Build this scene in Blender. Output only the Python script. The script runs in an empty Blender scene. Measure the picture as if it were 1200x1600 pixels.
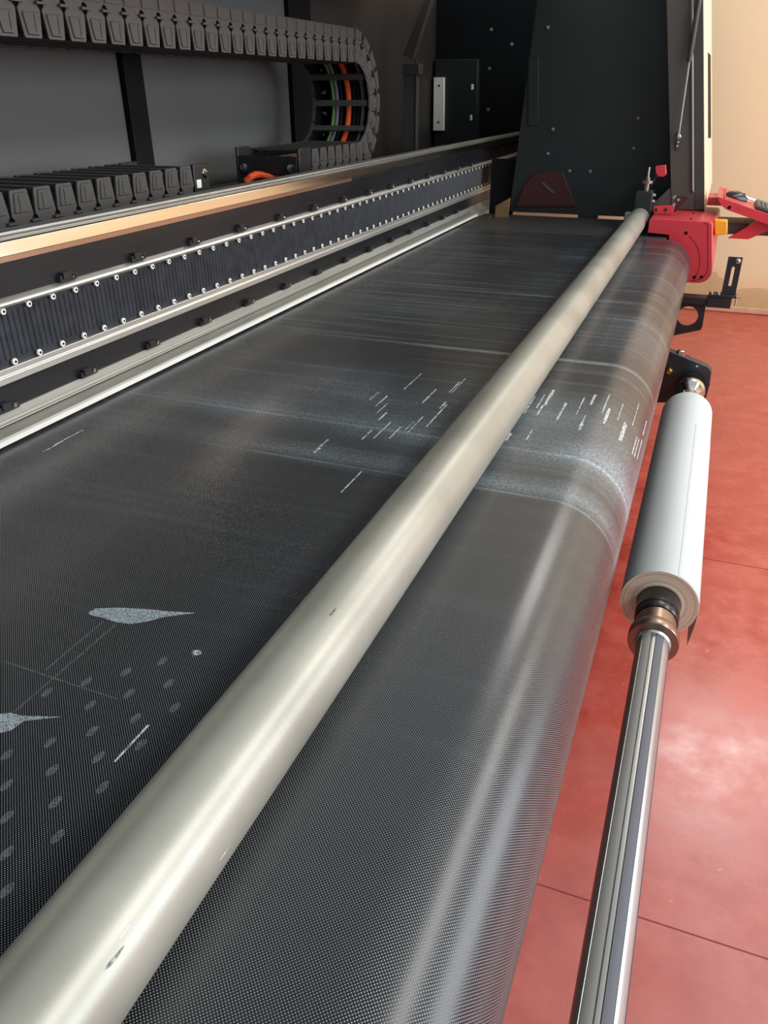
import bpy, math, random
from mathutils import Vector, Matrix
random.seed(7)
S = bpy.context.scene
COL = S.collection
PI = math.pi

# ------------------------------------------------------------------ camera
CAM_Z = 1.6
FPX = 1214.705            # focal length in pixels of the 1200x1600 frame
YAW, PITCH, ROLL = -0.38058556, -0.49403925, -0.0070222
cy, sy, cp, sp = math.cos(YAW), math.sin(YAW), math.cos(PITCH), math.sin(PITCH)
FW = Vector((sy*cp, cy*cp, sp)); RT = Vector((cy, -sy, 0)); UP = RT.cross(FW)
R2 = RT*math.cos(ROLL)+UP*math.sin(ROLL); U2 = -RT*math.sin(ROLL)+UP*math.cos(ROLL)
cam_d = bpy.data.cameras.new('camera'); cam = bpy.data.objects.new('camera', cam_d); COL.objects.link(cam)
cam.matrix_world = Matrix(((R2.x, U2.x, -FW.x, 0), (R2.y, U2.y, -FW.y, 0), (R2.z, U2.z, -FW.z, CAM_Z), (0, 0, 0, 1)))
cam_d.sensor_fit = 'HORIZONTAL'; cam_d.sensor_width = 36; cam_d.lens = 36*FPX/1200; cam_d.clip_start = 0.02
S.camera = cam

# ------------------------------------------------------------------ world, lights, exposure
W = bpy.data.worlds.new('world'); S.world = W; W.use_nodes = True
bg = W.node_tree.nodes['Background']; bg.inputs[0].default_value = (0.86, 0.94, 1.0, 1); bg.inputs[1].default_value = 0.52
def area(name, loc, rot, sx, sy_, power, col):
    l = bpy.data.lights.new(name, 'AREA'); l.shape = 'RECTANGLE'; l.size = sx; l.size_y = sy_; l.energy = power; l.color = col
    o = bpy.data.objects.new(name, l); COL.objects.link(o); o.location = loc; o.rotation_euler = rot; return o
# a long daylight window high in the right-hand wall, and a roof light over the aisle
area('window_light', (5.3, 2.4, 2.1), (0, math.radians(86), 0), 1.9, 7.5, 310, (0.86, 0.93, 1.0))
area('roof_light', (3.3, 2.6, 4.5), (0, math.radians(44), 0), 1.0, 8.0, 215, (1.0, 0.985, 0.95))
area('high_window_light', (1.0, 6.93, 4.8), (math.radians(-84), 0, 0), 1.3, 0.9, 55, (1.0, 0.98, 0.96))
S.view_settings.view_transform = 'Standard'; S.view_settings.look = 'None'
S.view_settings.gamma = 1; S.view_settings.use_curve_mapping = False
S.view_settings.exposure = 0.15

# ------------------------------------------------------------------ measuring helpers: photo pixel -> point of the place
def ray(px, py): return (R2*(px-600) - U2*(py-800) + FW*FPX)
def on_y(px, py, Y): d = ray(px, py); return d*(Y/d.y)+Vector((0, 0, CAM_Z))
def on_z(px, py, z): d = ray(px, py); return d*((z-CAM_Z)/d.z)+Vector((0, 0, CAM_Z))
def on_x(px, py, X): d = ray(px, py); return d*(X/d.x)+Vector((0, 0, CAM_Z))
def xz(px, py, Y): p = on_y(px, py, Y); return (p.x, p.z)

# ------------------------------------------------------------------ materials
def lin(c):
    return tuple(((v/255)/12.92 if v/255 <= .04045 else ((v/255+.055)/1.055)**2.4) for v in c)+(1,)
def mat(name, rgb, rough=.5, metal=0., var=.12, scale=12., bump=0., stretch=(1, 1, 1), rvar=.08, coat=0.):
    m = bpy.data.materials.new(name); m.use_nodes = True; nt = m.node_tree; N = nt.nodes; L = nt.links
    b = N['Principled BSDF']; b.inputs['Metallic'].default_value = metal; b.inputs['Coat Weight'].default_value = coat
    tc = N.new('ShaderNodeTexCoord'); mp = N.new('ShaderNodeMapping'); mp.inputs['Scale'].default_value = stretch
    L.new(tc.outputs['Object'], mp.inputs[0])
    nz = N.new('ShaderNodeTexNoise'); nz.inputs['Scale'].default_value = scale; nz.inputs['Detail'].default_value = 5
    L.new(mp.outputs[0], nz.inputs['Vector'])
    rp = N.new('ShaderNodeValToRGB'); c = lin(rgb)
    rp.color_ramp.elements[0].position = .3; rp.color_ramp.elements[1].position = .7
    rp.color_ramp.elements[0].color = tuple(v*(1-var) for v in c[:3])+(1,)
    rp.color_ramp.elements[1].color = tuple(min(1, v*(1+var)) for v in c[:3])+(1,)
    L.new(nz.outputs['Fac'], rp.inputs[0]); L.new(rp.outputs[0], b.inputs['Base Color'])
    mr = N.new('ShaderNodeMapRange'); mr.inputs[3].default_value = max(.02, rough-rvar); mr.inputs[4].default_value = min(1, rough+rvar)
    L.new(nz.outputs['Fac'], mr.inputs[0]); L.new(mr.outputs[0], b.inputs['Roughness'])
    if bump:
        bp = N.new('ShaderNodeBump'); bp.inputs['Strength'].default_value = bump; bp.inputs['Distance'].default_value = .002
        L.new(nz.outputs['Fac'], bp.inputs['Height']); L.new(bp.outputs[0], b.inputs['Normal'])
    return m
M = {}
M['black'] = mat('black_paint', (34, 34, 36), .42)
M['black_gloss'] = mat('black_glossy_panel', (30, 30, 33), .28, var=.2, stretch=(1, .2, 1))
M['deep'] = mat('deep_black', (14, 16, 18), .6)
M['deep'].node_tree.nodes['Principled BSDF'].inputs['Specular IOR Level'].default_value = .15
M['panel_grey'] = mat('grey_panel_paint', (86, 87, 86), .55, var=.06, scale=3)
M['end_panel'] = mat('dark_green_black_panel', (24, 30, 29), .5, var=.1, scale=3)
M['brown_black'] = mat('brown_black_panel', (40, 36, 35), .55, var=.06, scale=3)
M['jamb'] = mat('grey_brown_paint', (74, 71, 65), .5, var=.05)
M['jamb_light'] = mat('pale_grey_paint', (150, 146, 138), .45, var=.04)
M['jamb_dark'] = mat('dark_grey_paint', (58, 57, 55), .5, var=.05)
M['alu'] = mat('matte_aluminium', (214, 212, 206), .36, .85, .07, 30, 0, (1, .05, 1))
M['alu_grey'] = mat('grey_aluminium', (176, 176, 172), .36, .85, .1, 40, 0, (1, .05, 1))
M['matte'] = mat('dull_grey_aluminium', (168, 166, 158), .5, .6, .1, 40, 0, (1, .05, 1))
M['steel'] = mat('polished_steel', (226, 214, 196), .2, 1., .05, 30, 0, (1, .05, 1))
M['chrome'] = mat('chrome', (220, 220, 222), .12, 1., .04)
M['plastic'] = mat('cable_carrier_plastic', (66, 64, 62), .55, var=.15, scale=60, bump=.15)
M['red'] = mat('red_paint', (198, 52, 62), .38, var=.05, coat=.2)
M['red_dark'] = mat('dark_shaded_red', (60, 20, 23), .5, var=.05)
M['yellow'] = mat('yellow_plastic', (236, 168, 34), .4, var=.05)
M['orange'] = mat('orange_cable', (226, 84, 34), .45, var=.05)
M['green'] = mat('green_cable', (90, 140, 70), .45, var=.05)
M['grey'] = mat('grey_cable', (110, 110, 115), .45, var=.05)
M['white'] = mat('white_plastic', (232, 230, 222), .5, var=.04)
M['cream'] = mat('cream_paint', (226, 205, 180), .5, var=.03)
M['brass'] = mat('brass', (196, 168, 96), .3, 1., .1)
M['collar'] = mat('brown_steel', (150, 132, 116), .3, .9, .1)
M['rubber'] = mat('slate_rubber', (84, 86, 95), .6, var=.06)
M['ribs'] = mat('ribbed_black', (40, 42, 48), .4, var=.3, scale=30)
M['keys'] = mat('grey_keys', (92, 94, 92), .5)
M['paper'] = mat('white_paper', (194, 199, 198), .55, var=.015, scale=4)

def pipe_mat():
    m = mat('brushed_aluminium_tube', (205, 202, 190), .38, .4, .05, 8, 0, (1, 1, 1), .03)
    N = m.node_tree.nodes; L = m.node_tree.links; b = N['Principled BSDF']
    tc = N.new('ShaderNodeTexCoord'); mp = N.new('ShaderNodeMapping'); mp.inputs['Scale'].default_value = (3, 420, 3)
    nz = N.new('ShaderNodeTexNoise'); nz.inputs['Scale'].default_value = 1; nz.inputs['Detail'].default_value = 3
    L.new(tc.outputs['Object'], mp.inputs[0]); L.new(mp.outputs[0], nz.inputs['Vector'])
    bp = N.new('ShaderNodeBump'); bp.inputs['Strength'].default_value = .3; bp.inputs['Distance'].default_value = .0006
    L.new(nz.outputs['Fac'], bp.inputs['Height']); L.new(bp.outputs[0], b.inputs['Normal'])
    # blotches of wear
    n2 = N.new('ShaderNodeTexNoise'); n2.inputs['Scale'].default_value = 5; n2.inputs['Detail'].default_value = 6
    L.new(tc.outputs['Object'], n2.inputs['Vector'])
    rp = N.new('ShaderNodeValToRGB'); rp.color_ramp.elements[0].position = .35; rp.color_ramp.elements[1].position = .62
    rp.color_ramp.elements[0].color = lin((150, 149, 138)); rp.color_ramp.elements[1].color = lin((170, 169, 158))
    L.new(n2.outputs['Fac'], rp.inputs[0]); L.new(rp.outputs[0], b.inputs['Base Color'])
    return m
M['pipe'] = pipe_mat()

def belt_mat():
    m = bpy.data.materials.new('dimpled_black_belt'); m.use_nodes = True; nt = m.node_tree; N = nt.nodes; L = nt.links
    b = N['Principled BSDF']
    uv = N.new('ShaderNodeUVMap'); uv.uv_map = 'belt'
    sep = N.new('ShaderNodeSeparateXYZ'); L.new(uv.outputs[0], sep.inputs[0])
    def mth(op, a, bb=None, c=None):
        n = N.new('ShaderNodeMath'); n.operation = op
        for i, v in enumerate((a, bb, c)):
            if v is None: continue
            if isinstance(v, (int, float)): n.inputs[i].default_value = v
            else: L.new(v, n.inputs[i])
        return n.outputs[0]
    P = 2*PI/.0037
    su = mth('SINE', mth('MULTIPLY', sep.outputs[0], P)); sv = mth('SINE', mth('MULTIPLY', sep.outputs[1], P))
    dots = mth('POWER', mth('MAXIMUM', mth('MULTIPLY', su, sv), 0.0), 1.9)
    # worn streaks across the belt (constant v) and along it
    def noise(su_, sv_, detail=6, off=0):
        mp = N.new('ShaderNodeMapping'); mp.inputs['Scale'].default_value = (su_, sv_, 1); mp.inputs['Location'].default_value = (off, off, 0)
        L.new(uv.outputs[0], mp.inputs[0])
        n = N.new('ShaderNodeTexNoise'); n.inputs['Scale'].default_value = 1; n.inputs['Detail'].default_value = detail
        L.new(mp.outputs[0], n.inputs['Vector']); return n.outputs['Fac']
    def ramp(x, a, c):
        n = N.new('ShaderNodeMapRange'); n.inputs[1].default_value = a; n.inputs[2].default_value = c
        L.new(x, n.inputs[0]); return n.outputs[0]
    across = ramp(noise(1.3, 45), .50, .78); along = ramp(noise(40, 1.0, 5, 3), .56, .82)
    cloud = ramp(noise(2.2, 2.2, 6, 7), .42, .68); fine = ramp(noise(160, 160, 2, 2), .35, .7)
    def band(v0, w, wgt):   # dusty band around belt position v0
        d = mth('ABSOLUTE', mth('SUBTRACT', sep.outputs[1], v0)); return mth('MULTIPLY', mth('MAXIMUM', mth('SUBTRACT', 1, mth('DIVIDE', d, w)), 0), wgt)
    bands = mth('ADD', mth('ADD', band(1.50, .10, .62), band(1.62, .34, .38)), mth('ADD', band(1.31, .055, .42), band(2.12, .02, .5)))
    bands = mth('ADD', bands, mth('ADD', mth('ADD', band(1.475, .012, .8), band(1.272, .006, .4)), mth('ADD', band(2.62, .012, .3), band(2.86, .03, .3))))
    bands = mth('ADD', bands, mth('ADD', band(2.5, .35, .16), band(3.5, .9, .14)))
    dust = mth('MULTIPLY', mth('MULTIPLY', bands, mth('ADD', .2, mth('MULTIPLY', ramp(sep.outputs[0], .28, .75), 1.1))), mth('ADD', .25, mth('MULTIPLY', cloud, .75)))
    wear = mth('ADD', mth('MULTIPLY', across, .3), mth('MULTIPLY', along, .12))
    wear = mth('MULTIPLY', wear, ramp(sep.outputs[1], .4, 2.6))
    tot = mth('MULTIPLY', mth('ADD', dust, wear), mth('ADD', .35, mth('MULTIPLY', fine, .65)))
    tot = mth('MINIMUM', mth('MULTIPLY', tot, .8), .8)
    mx = N.new('ShaderNodeMix'); mx.data_type = 'RGBA'
    mx.inputs[6].default_value = lin((15, 17, 20)); mx.inputs[7].default_value = lin((170, 176, 180))
    k = mth('MULTIPLY', mth('MULTIPLY', dots, .8), mth('SUBTRACT', 1, mth('MULTIPLY', ramp(sep.outputs[1], .8, 2.4), .7))); L.new(k, mx.inputs[0])
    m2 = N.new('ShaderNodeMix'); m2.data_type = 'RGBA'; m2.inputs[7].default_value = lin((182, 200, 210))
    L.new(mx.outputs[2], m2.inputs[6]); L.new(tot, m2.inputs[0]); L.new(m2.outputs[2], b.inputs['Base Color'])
    b.inputs['Roughness'].default_value = .24; b.inputs['Specular IOR Level'].default_value = .55
    bp = N.new('ShaderNodeBump'); bp.inputs['Strength'].default_value = .4; bp.inputs['Distance'].default_value = .0006
    L.new(dots, bp.inputs['Height']); L.new(bp.outputs[0], b.inputs['Normal'])
    return m
M['belt'] = belt_mat()

def mark_mat(name, rgb, opacity, sc):
    m = bpy.data.materials.new(name); m.use_nodes = True; nt = m.node_tree; N = nt.nodes; L = nt.links
    b = N['Principled BSDF']; b.inputs['Base Color'].default_value = lin(rgb); b.inputs['Roughness'].default_value = .7
    tc = N.new('ShaderNodeTexCoord'); nz = N.new('ShaderNodeTexNoise'); nz.inputs['Scale'].default_value = sc; nz.inputs['Detail'].default_value = 3
    L.new(tc.outputs['Object'], nz.inputs['Vector'])
    mr = N.new('ShaderNodeMapRange'); mr.inputs[1].default_value = .35; mr.inputs[2].default_value = .6
    mr.inputs[3].default_value = opacity*.25; mr.inputs[4].default_value = opacity
    L.new(nz.outputs['Fac'], mr.inputs[0]); L.new(mr.outputs[0], b.inputs['Alpha'])
    return m
M['residue'] = mark_mat('white_ink_residue', (226, 232, 232), .75, 150)
M['patch'] = mark_mat('pale_patch', (208, 224, 232), .55, 420)  # translucent pale bluish patches on the belt
M['spot'] = mark_mat('faint_spot', (190, 196, 200), .17, 300)

def floor_mat():
    m = mat('red_painted_concrete', (190, 72, 60), .3, 0, .1, 1.6, 0, rvar=.1)
    N = m.node_tree.nodes; L = m.node_tree.links; b = N['Principled BSDF']
    b.inputs['Specular IOR Level'].default_value = .6
    tc = N.new('ShaderNodeTexCoord')
    n2 = N.new('ShaderNodeTexNoise'); n2.inputs['Scale'].default_value = 7; n2.inputs['Detail'].default_value = 8; n2.inputs['Roughness'].default_value = .7
    L.new(tc.outputs['Object'], n2.inputs['Vector'])
    rp = N.new('ShaderNodeValToRGB'); e = rp.color_ramp.elements
    e[0].position = .30; e[0].color = lin((166, 58, 48)); e[1].position = .72; e[1].color = lin((198, 92, 78))
    L.new(n2.outputs['Fac'], rp.inputs[0])
    # small pale scuffs
    n3 = N.new('ShaderNodeTexNoise'); n3.inputs['Scale'].default_value = 38; n3.inputs['Detail'].default_value = 4
    L.new(tc.outputs['Object'], n3.inputs['Vector'])
    r3 = N.new('ShaderNodeMapRange'); r3.inputs[1].default_value = .70; r3.inputs[2].default_value = .76; r3.inputs[4].default_value = .5
    L.new(n3.outputs['Fac'], r3.inputs[0])
    mx = N.new('ShaderNodeMix'); mx.data_type = 'RGBA'; mx.inputs[7].default_value = lin((222, 170, 158))
    L.new(r3.outputs[0], mx.inputs[0]); L.new(mx.outputs[2], b.inputs['Base Color'])
    # pinkish sheen haze painted into the floor colour beside the machine
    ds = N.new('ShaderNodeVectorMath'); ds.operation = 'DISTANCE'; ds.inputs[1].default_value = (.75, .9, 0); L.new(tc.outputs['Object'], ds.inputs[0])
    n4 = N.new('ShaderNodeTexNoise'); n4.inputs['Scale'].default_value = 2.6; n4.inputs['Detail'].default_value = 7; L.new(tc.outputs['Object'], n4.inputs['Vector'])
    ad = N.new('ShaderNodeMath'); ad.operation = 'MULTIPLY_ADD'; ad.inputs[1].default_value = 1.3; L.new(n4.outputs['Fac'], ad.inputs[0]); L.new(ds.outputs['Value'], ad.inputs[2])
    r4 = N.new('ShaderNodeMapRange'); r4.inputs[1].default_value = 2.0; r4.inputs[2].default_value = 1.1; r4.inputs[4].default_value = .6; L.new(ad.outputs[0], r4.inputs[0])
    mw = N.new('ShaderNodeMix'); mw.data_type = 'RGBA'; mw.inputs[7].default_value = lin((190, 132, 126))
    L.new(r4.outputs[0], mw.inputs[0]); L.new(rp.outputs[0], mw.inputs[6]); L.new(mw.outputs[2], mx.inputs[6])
    rr = N.new('ShaderNodeMapRange'); rr.inputs[1].default_value = .3; rr.inputs[2].default_value = .7; rr.inputs[3].default_value = .16; rr.inputs[4].default_value = .36
    L.new(n2.outputs['Fac'], rr.inputs[0]); L.new(rr.outputs[0], b.inputs['Roughness'])
    bp = N.new('ShaderNodeBump'); bp.inputs['Strength'].default_value = .12; bp.inputs['Distance'].default_value = .004
    L.new(n2.outputs['Fac'], bp.inputs['Height']); L.new(bp.outputs[0], b.inputs['Normal'])
    return m
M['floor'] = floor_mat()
def wall_mat():
    m = mat('beige_plaster', (232, 207, 166), .8, 0, .04, 2.5, .25)
    N = m.node_tree.nodes; L = m.node_tree.links; b = N['Principled BSDF']
    tc = N.new('ShaderNodeTexCoord'); sep = N.new('ShaderNodeSeparateXYZ'); L.new(tc.outputs['Object'], sep.inputs[0])
    nz = N.new('ShaderNodeTexNoise'); nz.inputs['Scale'].default_value = 3.2; nz.inputs['Detail'].default_value = 8
    L.new(tc.outputs['Object'], nz.inputs['Vector'])
    a = N.new('ShaderNodeMath'); a.operation = 'MULTIPLY_ADD'; a.inputs[1].default_value = .5; L.new(nz.outputs['Fac'], a.inputs[0]); L.new(sep.outputs[2], a.inputs[2])
    rp = N.new('ShaderNodeValToRGB'); e = rp.color_ramp.elements; rp.color_ramp.interpolation = 'LINEAR'
    e[0].position = .28; e[0].color = lin((196, 164, 118)); e[1].position = .56; e[1].color = lin((234, 209, 168))
    k = e.new(.45); k.color = lin((206, 174, 128)); k = e.new(.47); k.color = lin((230, 198, 150))
    L.new(a.outputs[0], rp.inputs[0]); L.new(rp.outputs[0], b.inputs['Base Color'])
    return m
M['wall'] = wall_mat()
def roll_end_mat():
    m = mat('paper_layers', (214, 192, 164), .7, 0, .05, 20)
    N = m.node_tree.nodes; L = m.node_tree.links; b = N['Principled BSDF']
    tc = N.new('ShaderNodeTexCoord'); sep = N.new('ShaderNodeSeparateXYZ'); L.new(tc.outputs['Object'], sep.inputs[0])
    cx = N.new('ShaderNodeCombineXYZ'); L.new(sep.outputs[0], cx.inputs[0]); L.new(sep.outputs[2], cx.inputs[2])
    ln = N.new('ShaderNodeVectorMath'); ln.operation = 'LENGTH'; L.new(cx.outputs[0], ln.inputs[0])
    nz = N.new('ShaderNodeTexNoise'); nz.noise_dimensions = '1D'; nz.inputs['Scale'].default_value = 260; nz.inputs['Detail'].default_value = 3
    L.new(ln.outputs['Value'], nz.inputs['W'])
    rp = N.new('ShaderNodeValToRGB'); e = rp.color_ramp.elements
    e[0].position = .34; e[0].color = lin((192, 164, 134)); e[1].position = .6; e[1].color = lin((234, 218, 196))
    L.new(nz.outputs['Fac'], rp.inputs[0]); L.new(rp.outputs[0], b.inputs['Base Color'])
    return m
M['layers'] = roll_end_mat()

# ------------------------------------------------------------------ mesh helpers
class MB:
    def __init__(s): s.v = []; s.f = []; s.m = []
    def face(s, idx, m=0): s.f.append(tuple(idx)); s.m.append(m)
    def box(s, x0, x1, y0, y1, z0, z1, m=0):
        n = len(s.v)
        s.v += [(x0, y0, z0), (x1, y0, z0), (x1, y1, z0), (x0, y1, z0), (x0, y0, z1), (x1, y0, z1), (x1, y1, z1), (x0, y1, z1)]
        for q in ((0, 3, 2, 1), (4, 5, 6, 7), (0, 1, 5, 4), (1, 2, 6, 5), (2, 3, 7, 6), (3, 0, 4, 7)): s.face([n+i for i in q], m)
        return s
    def loft(s, rings, m=0, cap=True, closed=True):
        n0 = len(s.v); k = len(rings[0])
        for r in rings: s.v += [tuple(p) for p in r]
        for i in range(len(rings)-1):
            for j in range(k if closed else k-1):
                a = n0+i*k+j; b_ = n0+i*k+(j+1) % k
                s.face((a, b_, b_+k, a+k), m)
        if cap:
            s.face([n0+j for j in range(k)][::-1], m); s.face([n0+(len(rings)-1)*k+j for j in range(k)], m)
        return s
    def prism_y(s, poly, y0, y1, m=0): return s.loft([[(x, y0, z) for x, z in poly], [(x, y1, z) for x, z in poly]], m)
    def prism_x(s, poly, x0, x1, m=0): return s.loft([[(x0, y, z) for y, z in poly], [(x1, y, z) for y, z in poly]], m)
    def prism_z(s, poly, z0, z1, m=0): return s.loft([[(x, y, z0) for x, y in poly], [(x, y, z1) for x, y in poly]], m)
    def tube(s, pts, r, n=10, m=0, cap=True):
        pts = [Vector(p) for p in pts]; rings = []; ref = None
        for i, p in enumerate(pts):
            t = (pts[min(i+1, len(pts)-1)]-pts[max(i-1, 0)]).normalized()
            if ref is None: ref = Vector((0, 0, 1)) if abs(t.z) < .9 else Vector((1, 0, 0))
            a = (ref-t*ref.dot(t)).normalized(); ref = a; b_ = t.cross(a)
            rr = r[i] if isinstance(r, (list, tuple)) else r
            rings.append([p+a*rr*math.cos(2*PI*j/n)+b_*rr*math.sin(2*PI*j/n) for j in range(n)])
        return s.loft(rings, m, cap)
    def lathe(s, c, axis, prof, n=32, m=0, cap=True):   # prof: (distance along axis, radius)
        c = Vector(c); ax = Vector(axis).normalized(); ref = Vector((0, 0, 1)) if abs(ax.z) < .9 else Vector((1, 0, 0))
        a = (ref-ax*ref.dot(ax)).normalized(); b_ = ax.cross(a)
        return s.loft([[c+ax*d+a*r*math.cos(2*PI*j/n)+b_*r*math.sin(2*PI*j/n) for j in range(n)] for d, r in prof], m, cap)
    def plate_y(s, outer, holes, y0, y1, m=0):           # flat plate facing -y with real holes
        cu = bpy.data.curves.new('t', 'CURVE'); cu.dimensions = '2D'; cu.fill_mode = 'BOTH'; cu.extrude = abs(y1-y0)/2
        for lp in [outer]+holes:
            sp_ = cu.splines.new('POLY'); sp_.points.add(len(lp)-1); sp_.use_cyclic_u = True
            for p, q in zip(sp_.points, lp): p.co = (q[0], q[1], 0, 1)
        o = bpy.data.objects.new('t', cu); COL.objects.link(o)
        me = bpy.data.meshes.new_from_object(o.evaluated_get(bpy.context.evaluated_depsgraph_get()))
        n = len(s.v); ym = (y0+y1)/2
        s.v += [(v.co.x, ym-v.co.z, v.co.y) for v in me.vertices]
        for p in me.polygons: s.face([n+i for i in p.vertices], m)
        bpy.data.objects.remove(o); bpy.data.curves.remove(cu); bpy.data.meshes.remove(me)
        return s
    def mesh(s, name, mats, ang=35):
        me = bpy.data.meshes.new(name); me.from_pydata(s.v, [], s.f)
        for m_ in (mats if isinstance(mats, (list, tuple)) else [mats]): me.materials.append(m_)
        for p, i in zip(me.polygons, s.m): p.material_index = i; p.use_smooth = True
        me.update()
        import bmesh
        b = bmesh.new(); b.from_mesh(me); bmesh.ops.recalc_face_normals(b, faces=b.faces); b.to_mesh(me); b.free()
        me.set_sharp_from_angle(angle=math.radians(ang))
        return me
    def obj(s, name, mats, parent=None, bevel=0, ang=35):
        o = bpy.data.objects.new(name, s.mesh(name, mats, ang)); COL.objects.link(o)
        if parent: child(o, parent)
        if bevel:
            b = o.modifiers.new('bevel', 'BEVEL'); b.width = bevel; b.segments = 2; b.limit_method = 'ANGLE'
        return o
def world_of(o):
    m = o.matrix_basis.copy()
    if o.parent: m = world_of(o.parent) @ o.matrix_parent_inverse @ m
    return m
def child(o, parent): o.parent = parent; o.matrix_parent_inverse = world_of(parent).inverted()
def place(name, me, parent, loc, rot=(0, 0, 0)):
    o = bpy.data.objects.new(name, me); COL.objects.link(o); o.location = loc; o.rotation_euler = rot
    if parent: child(o, parent)
    return o
def tag(o, label, cat=None, group=None, kind=None):
    if label: o['label'] = label
    if cat: o['category'] = cat
    if group: o['group'] = group
    if kind: o['kind'] = kind
    return o
def thing(name, loc, label, cat, group=None):
    o = bpy.data.objects.new(name, None); COL.objects.link(o); o.location = loc; o.empty_display_size = .05
    return tag(o, label, cat, group)
def arc(cx, cz, r, a0, a1, n): return [(cx+r*math.sin(a0+(a1-a0)*i/n), cz+r*math.cos(a0+(a1-a0)*i/n)) for i in range(n+1)]

# ------------------------------------------------------------------ the setting
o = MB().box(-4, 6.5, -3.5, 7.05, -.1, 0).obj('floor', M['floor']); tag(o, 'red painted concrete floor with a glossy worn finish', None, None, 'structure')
jm = mat('floor_joint', (134, 54, 46), .7)
for (x0, y0, x1, y1) in ((-4, 2.845, 6.5, 2.86), (-4, 1.205, 6.5, 1.22), (.452, -3.5, .452, 2.85)):
    d = Vector((x1-x0, y1-y0, 0)); nrm = Vector((-d.y, d.x, 0)).normalized()*.0016
    a, b_ = Vector((x0, y0, .0008)), Vector((x1, y1, .0008))
    j = MB(); j.v = [tuple(a-nrm), tuple(b_-nrm), tuple(b_+nrm), tuple(a+nrm)]; j.face((0, 1, 2, 3))
    q = j.obj('floor_joint', jm, o)
o = MB().box(-4, 6.5, 7.0, 7.2, 0, 5.6).obj('wall_back', M['wall']); tag(o, 'beige plastered wall behind the machine, stained near the floor', None, None, 'structure')
o = MB().box(6.3, 6.5, -3.5, 7.0, 0, 4.6).obj('wall_right', mat('pale_grey_plaster', (215, 217, 218), .8, var=.03)); tag(o, 'pale grey plastered wall on the open side of the room', None, None, 'structure')
lp = [(-4, 0)]
o = MB().box(-4, 6.3, 6.975, 7.0, 0, .05).obj('baseboard_back', mat('dusty_mortar', (206, 160, 128), .9, var=.15, scale=8, bump=.4), None, .01); tag(o, 'low dusty mortar fillet where the beige wall meets the red floor', None, None, 'structure')

# ------------------------------------------------------------------ conveyor belt over its drum
ZB = .95; XC, RD = -.185, .13; BY0, BY1 = -.7, 4.28
belt = thing('conveyor_belt', (-.75, 1.8, ZB-RD), 'wide black dimpled conveyor belt with white streaks, running under the silver roller', 'belt')
path = [(-1.4+i*(XC+1.4)/12, ZB) for i in range(12)]+arc(XC, ZB-RD, RD, 0, PI, 36)+[(-1.4, ZB-2*RD)]
mb = MB(); ins = []
for i, (x, z) in enumerate(path):
    if i < 12: ins.append((x, z-.004))
    elif i == len(path)-1: ins.append((x, z+.004))
    else:
        t = PI*(i-12)/36; ins.append((x-.004*math.sin(t), z-.004*math.cos(t)))
ring = path+ins[::-1]
mb.loft([[(x, BY0+(BY1-BY0)*k/4, z) for x, z in ring] for k in range(5)])
bo = mb.obj('belt_surface', M['belt'], belt)
uvl = bo.data.uv_layers.new(name='belt'); cum = [0]
for i in range(1, len(path)): cum.append(cum[-1]+math.hypot(path[i][0]-path[i-1][0], path[i][1]-path[i-1][1]))
def s_of(x, z):
    if z < ZB-2*RD+.006 and x < XC: return cum[-1]-(x+1.4)
    if x <= XC: return x+1.4
    return (XC+1.4)+RD*math.atan2(x-XC, z-(ZB-RD))
for lo in bo.data.loops:
    c = bo.data.vertices[lo.vertex_index].co; uvl.data[lo.index].uv = (s_of(c.x, c.z), c.y)
mb = MB(); mb.lathe((XC, BY0+.005, ZB-RD), (0, 1, 0), [(0, RD-.005), (BY1-BY0-.01, RD-.005)], 40); mb.obj('drum', M['alu_grey'], belt)
MB().box(-1.38, XC-.02, BY0, BY1-.01, ZB-.06, ZB-.005).obj('bed_plate', M['black'], belt)
def belt_hit(px, py, lift=.0006):
    p = on_z(px, py, ZB+lift)
    if p.x <= XC: return p
    d = ray(px, py); o_ = Vector((0, 0, CAM_Z)); R = RD+lift
    ax, az = o_.x-XC, o_.z-(ZB-RD); A = d.x**2+d.z**2; B = 2*(ax*d.x+az*d.z); C = ax*ax+az*az-R*R; D = B*B-4*A*C
    if D < 0: D = 0
    return o_+d*((-B-math.sqrt(D))/(2*A))
def nrm_at(p): return Vector((0, 0, 1)) if p.x <= XC else Vector((p.x-XC, 0, p.z-(ZB-RD))).normalized()
dash6 = [(275, 622, 300, 596, 5), (300, 596, 335, 560, 3), (395, 808, 500, 708, 2.4), (690, 325, 780, 250, 1.6), (780, 388, 845, 325, 2.6), (905, 340, 955, 290, 2.2), (915, 340, 985, 275, 1.6), (800, 505, 890, 395, 2.4),
         (560, 405, 585, 382, 1.6), (580, 388, 615, 355, 2.8), (565, 435, 620, 390, 1.8), (570, 470, 615, 435, 3), (500, 560, 540, 515, 2.2), (550, 555, 635, 475, 1.6), (590, 520, 630, 480, 2), (625, 555, 680, 500, 2.2), (730, 530, 765, 450, 1.6), (530, 375, 575, 338, 1.6), (860, 415, 890, 385, 2.6), (700, 515, 740, 475, 1.4)]
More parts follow.
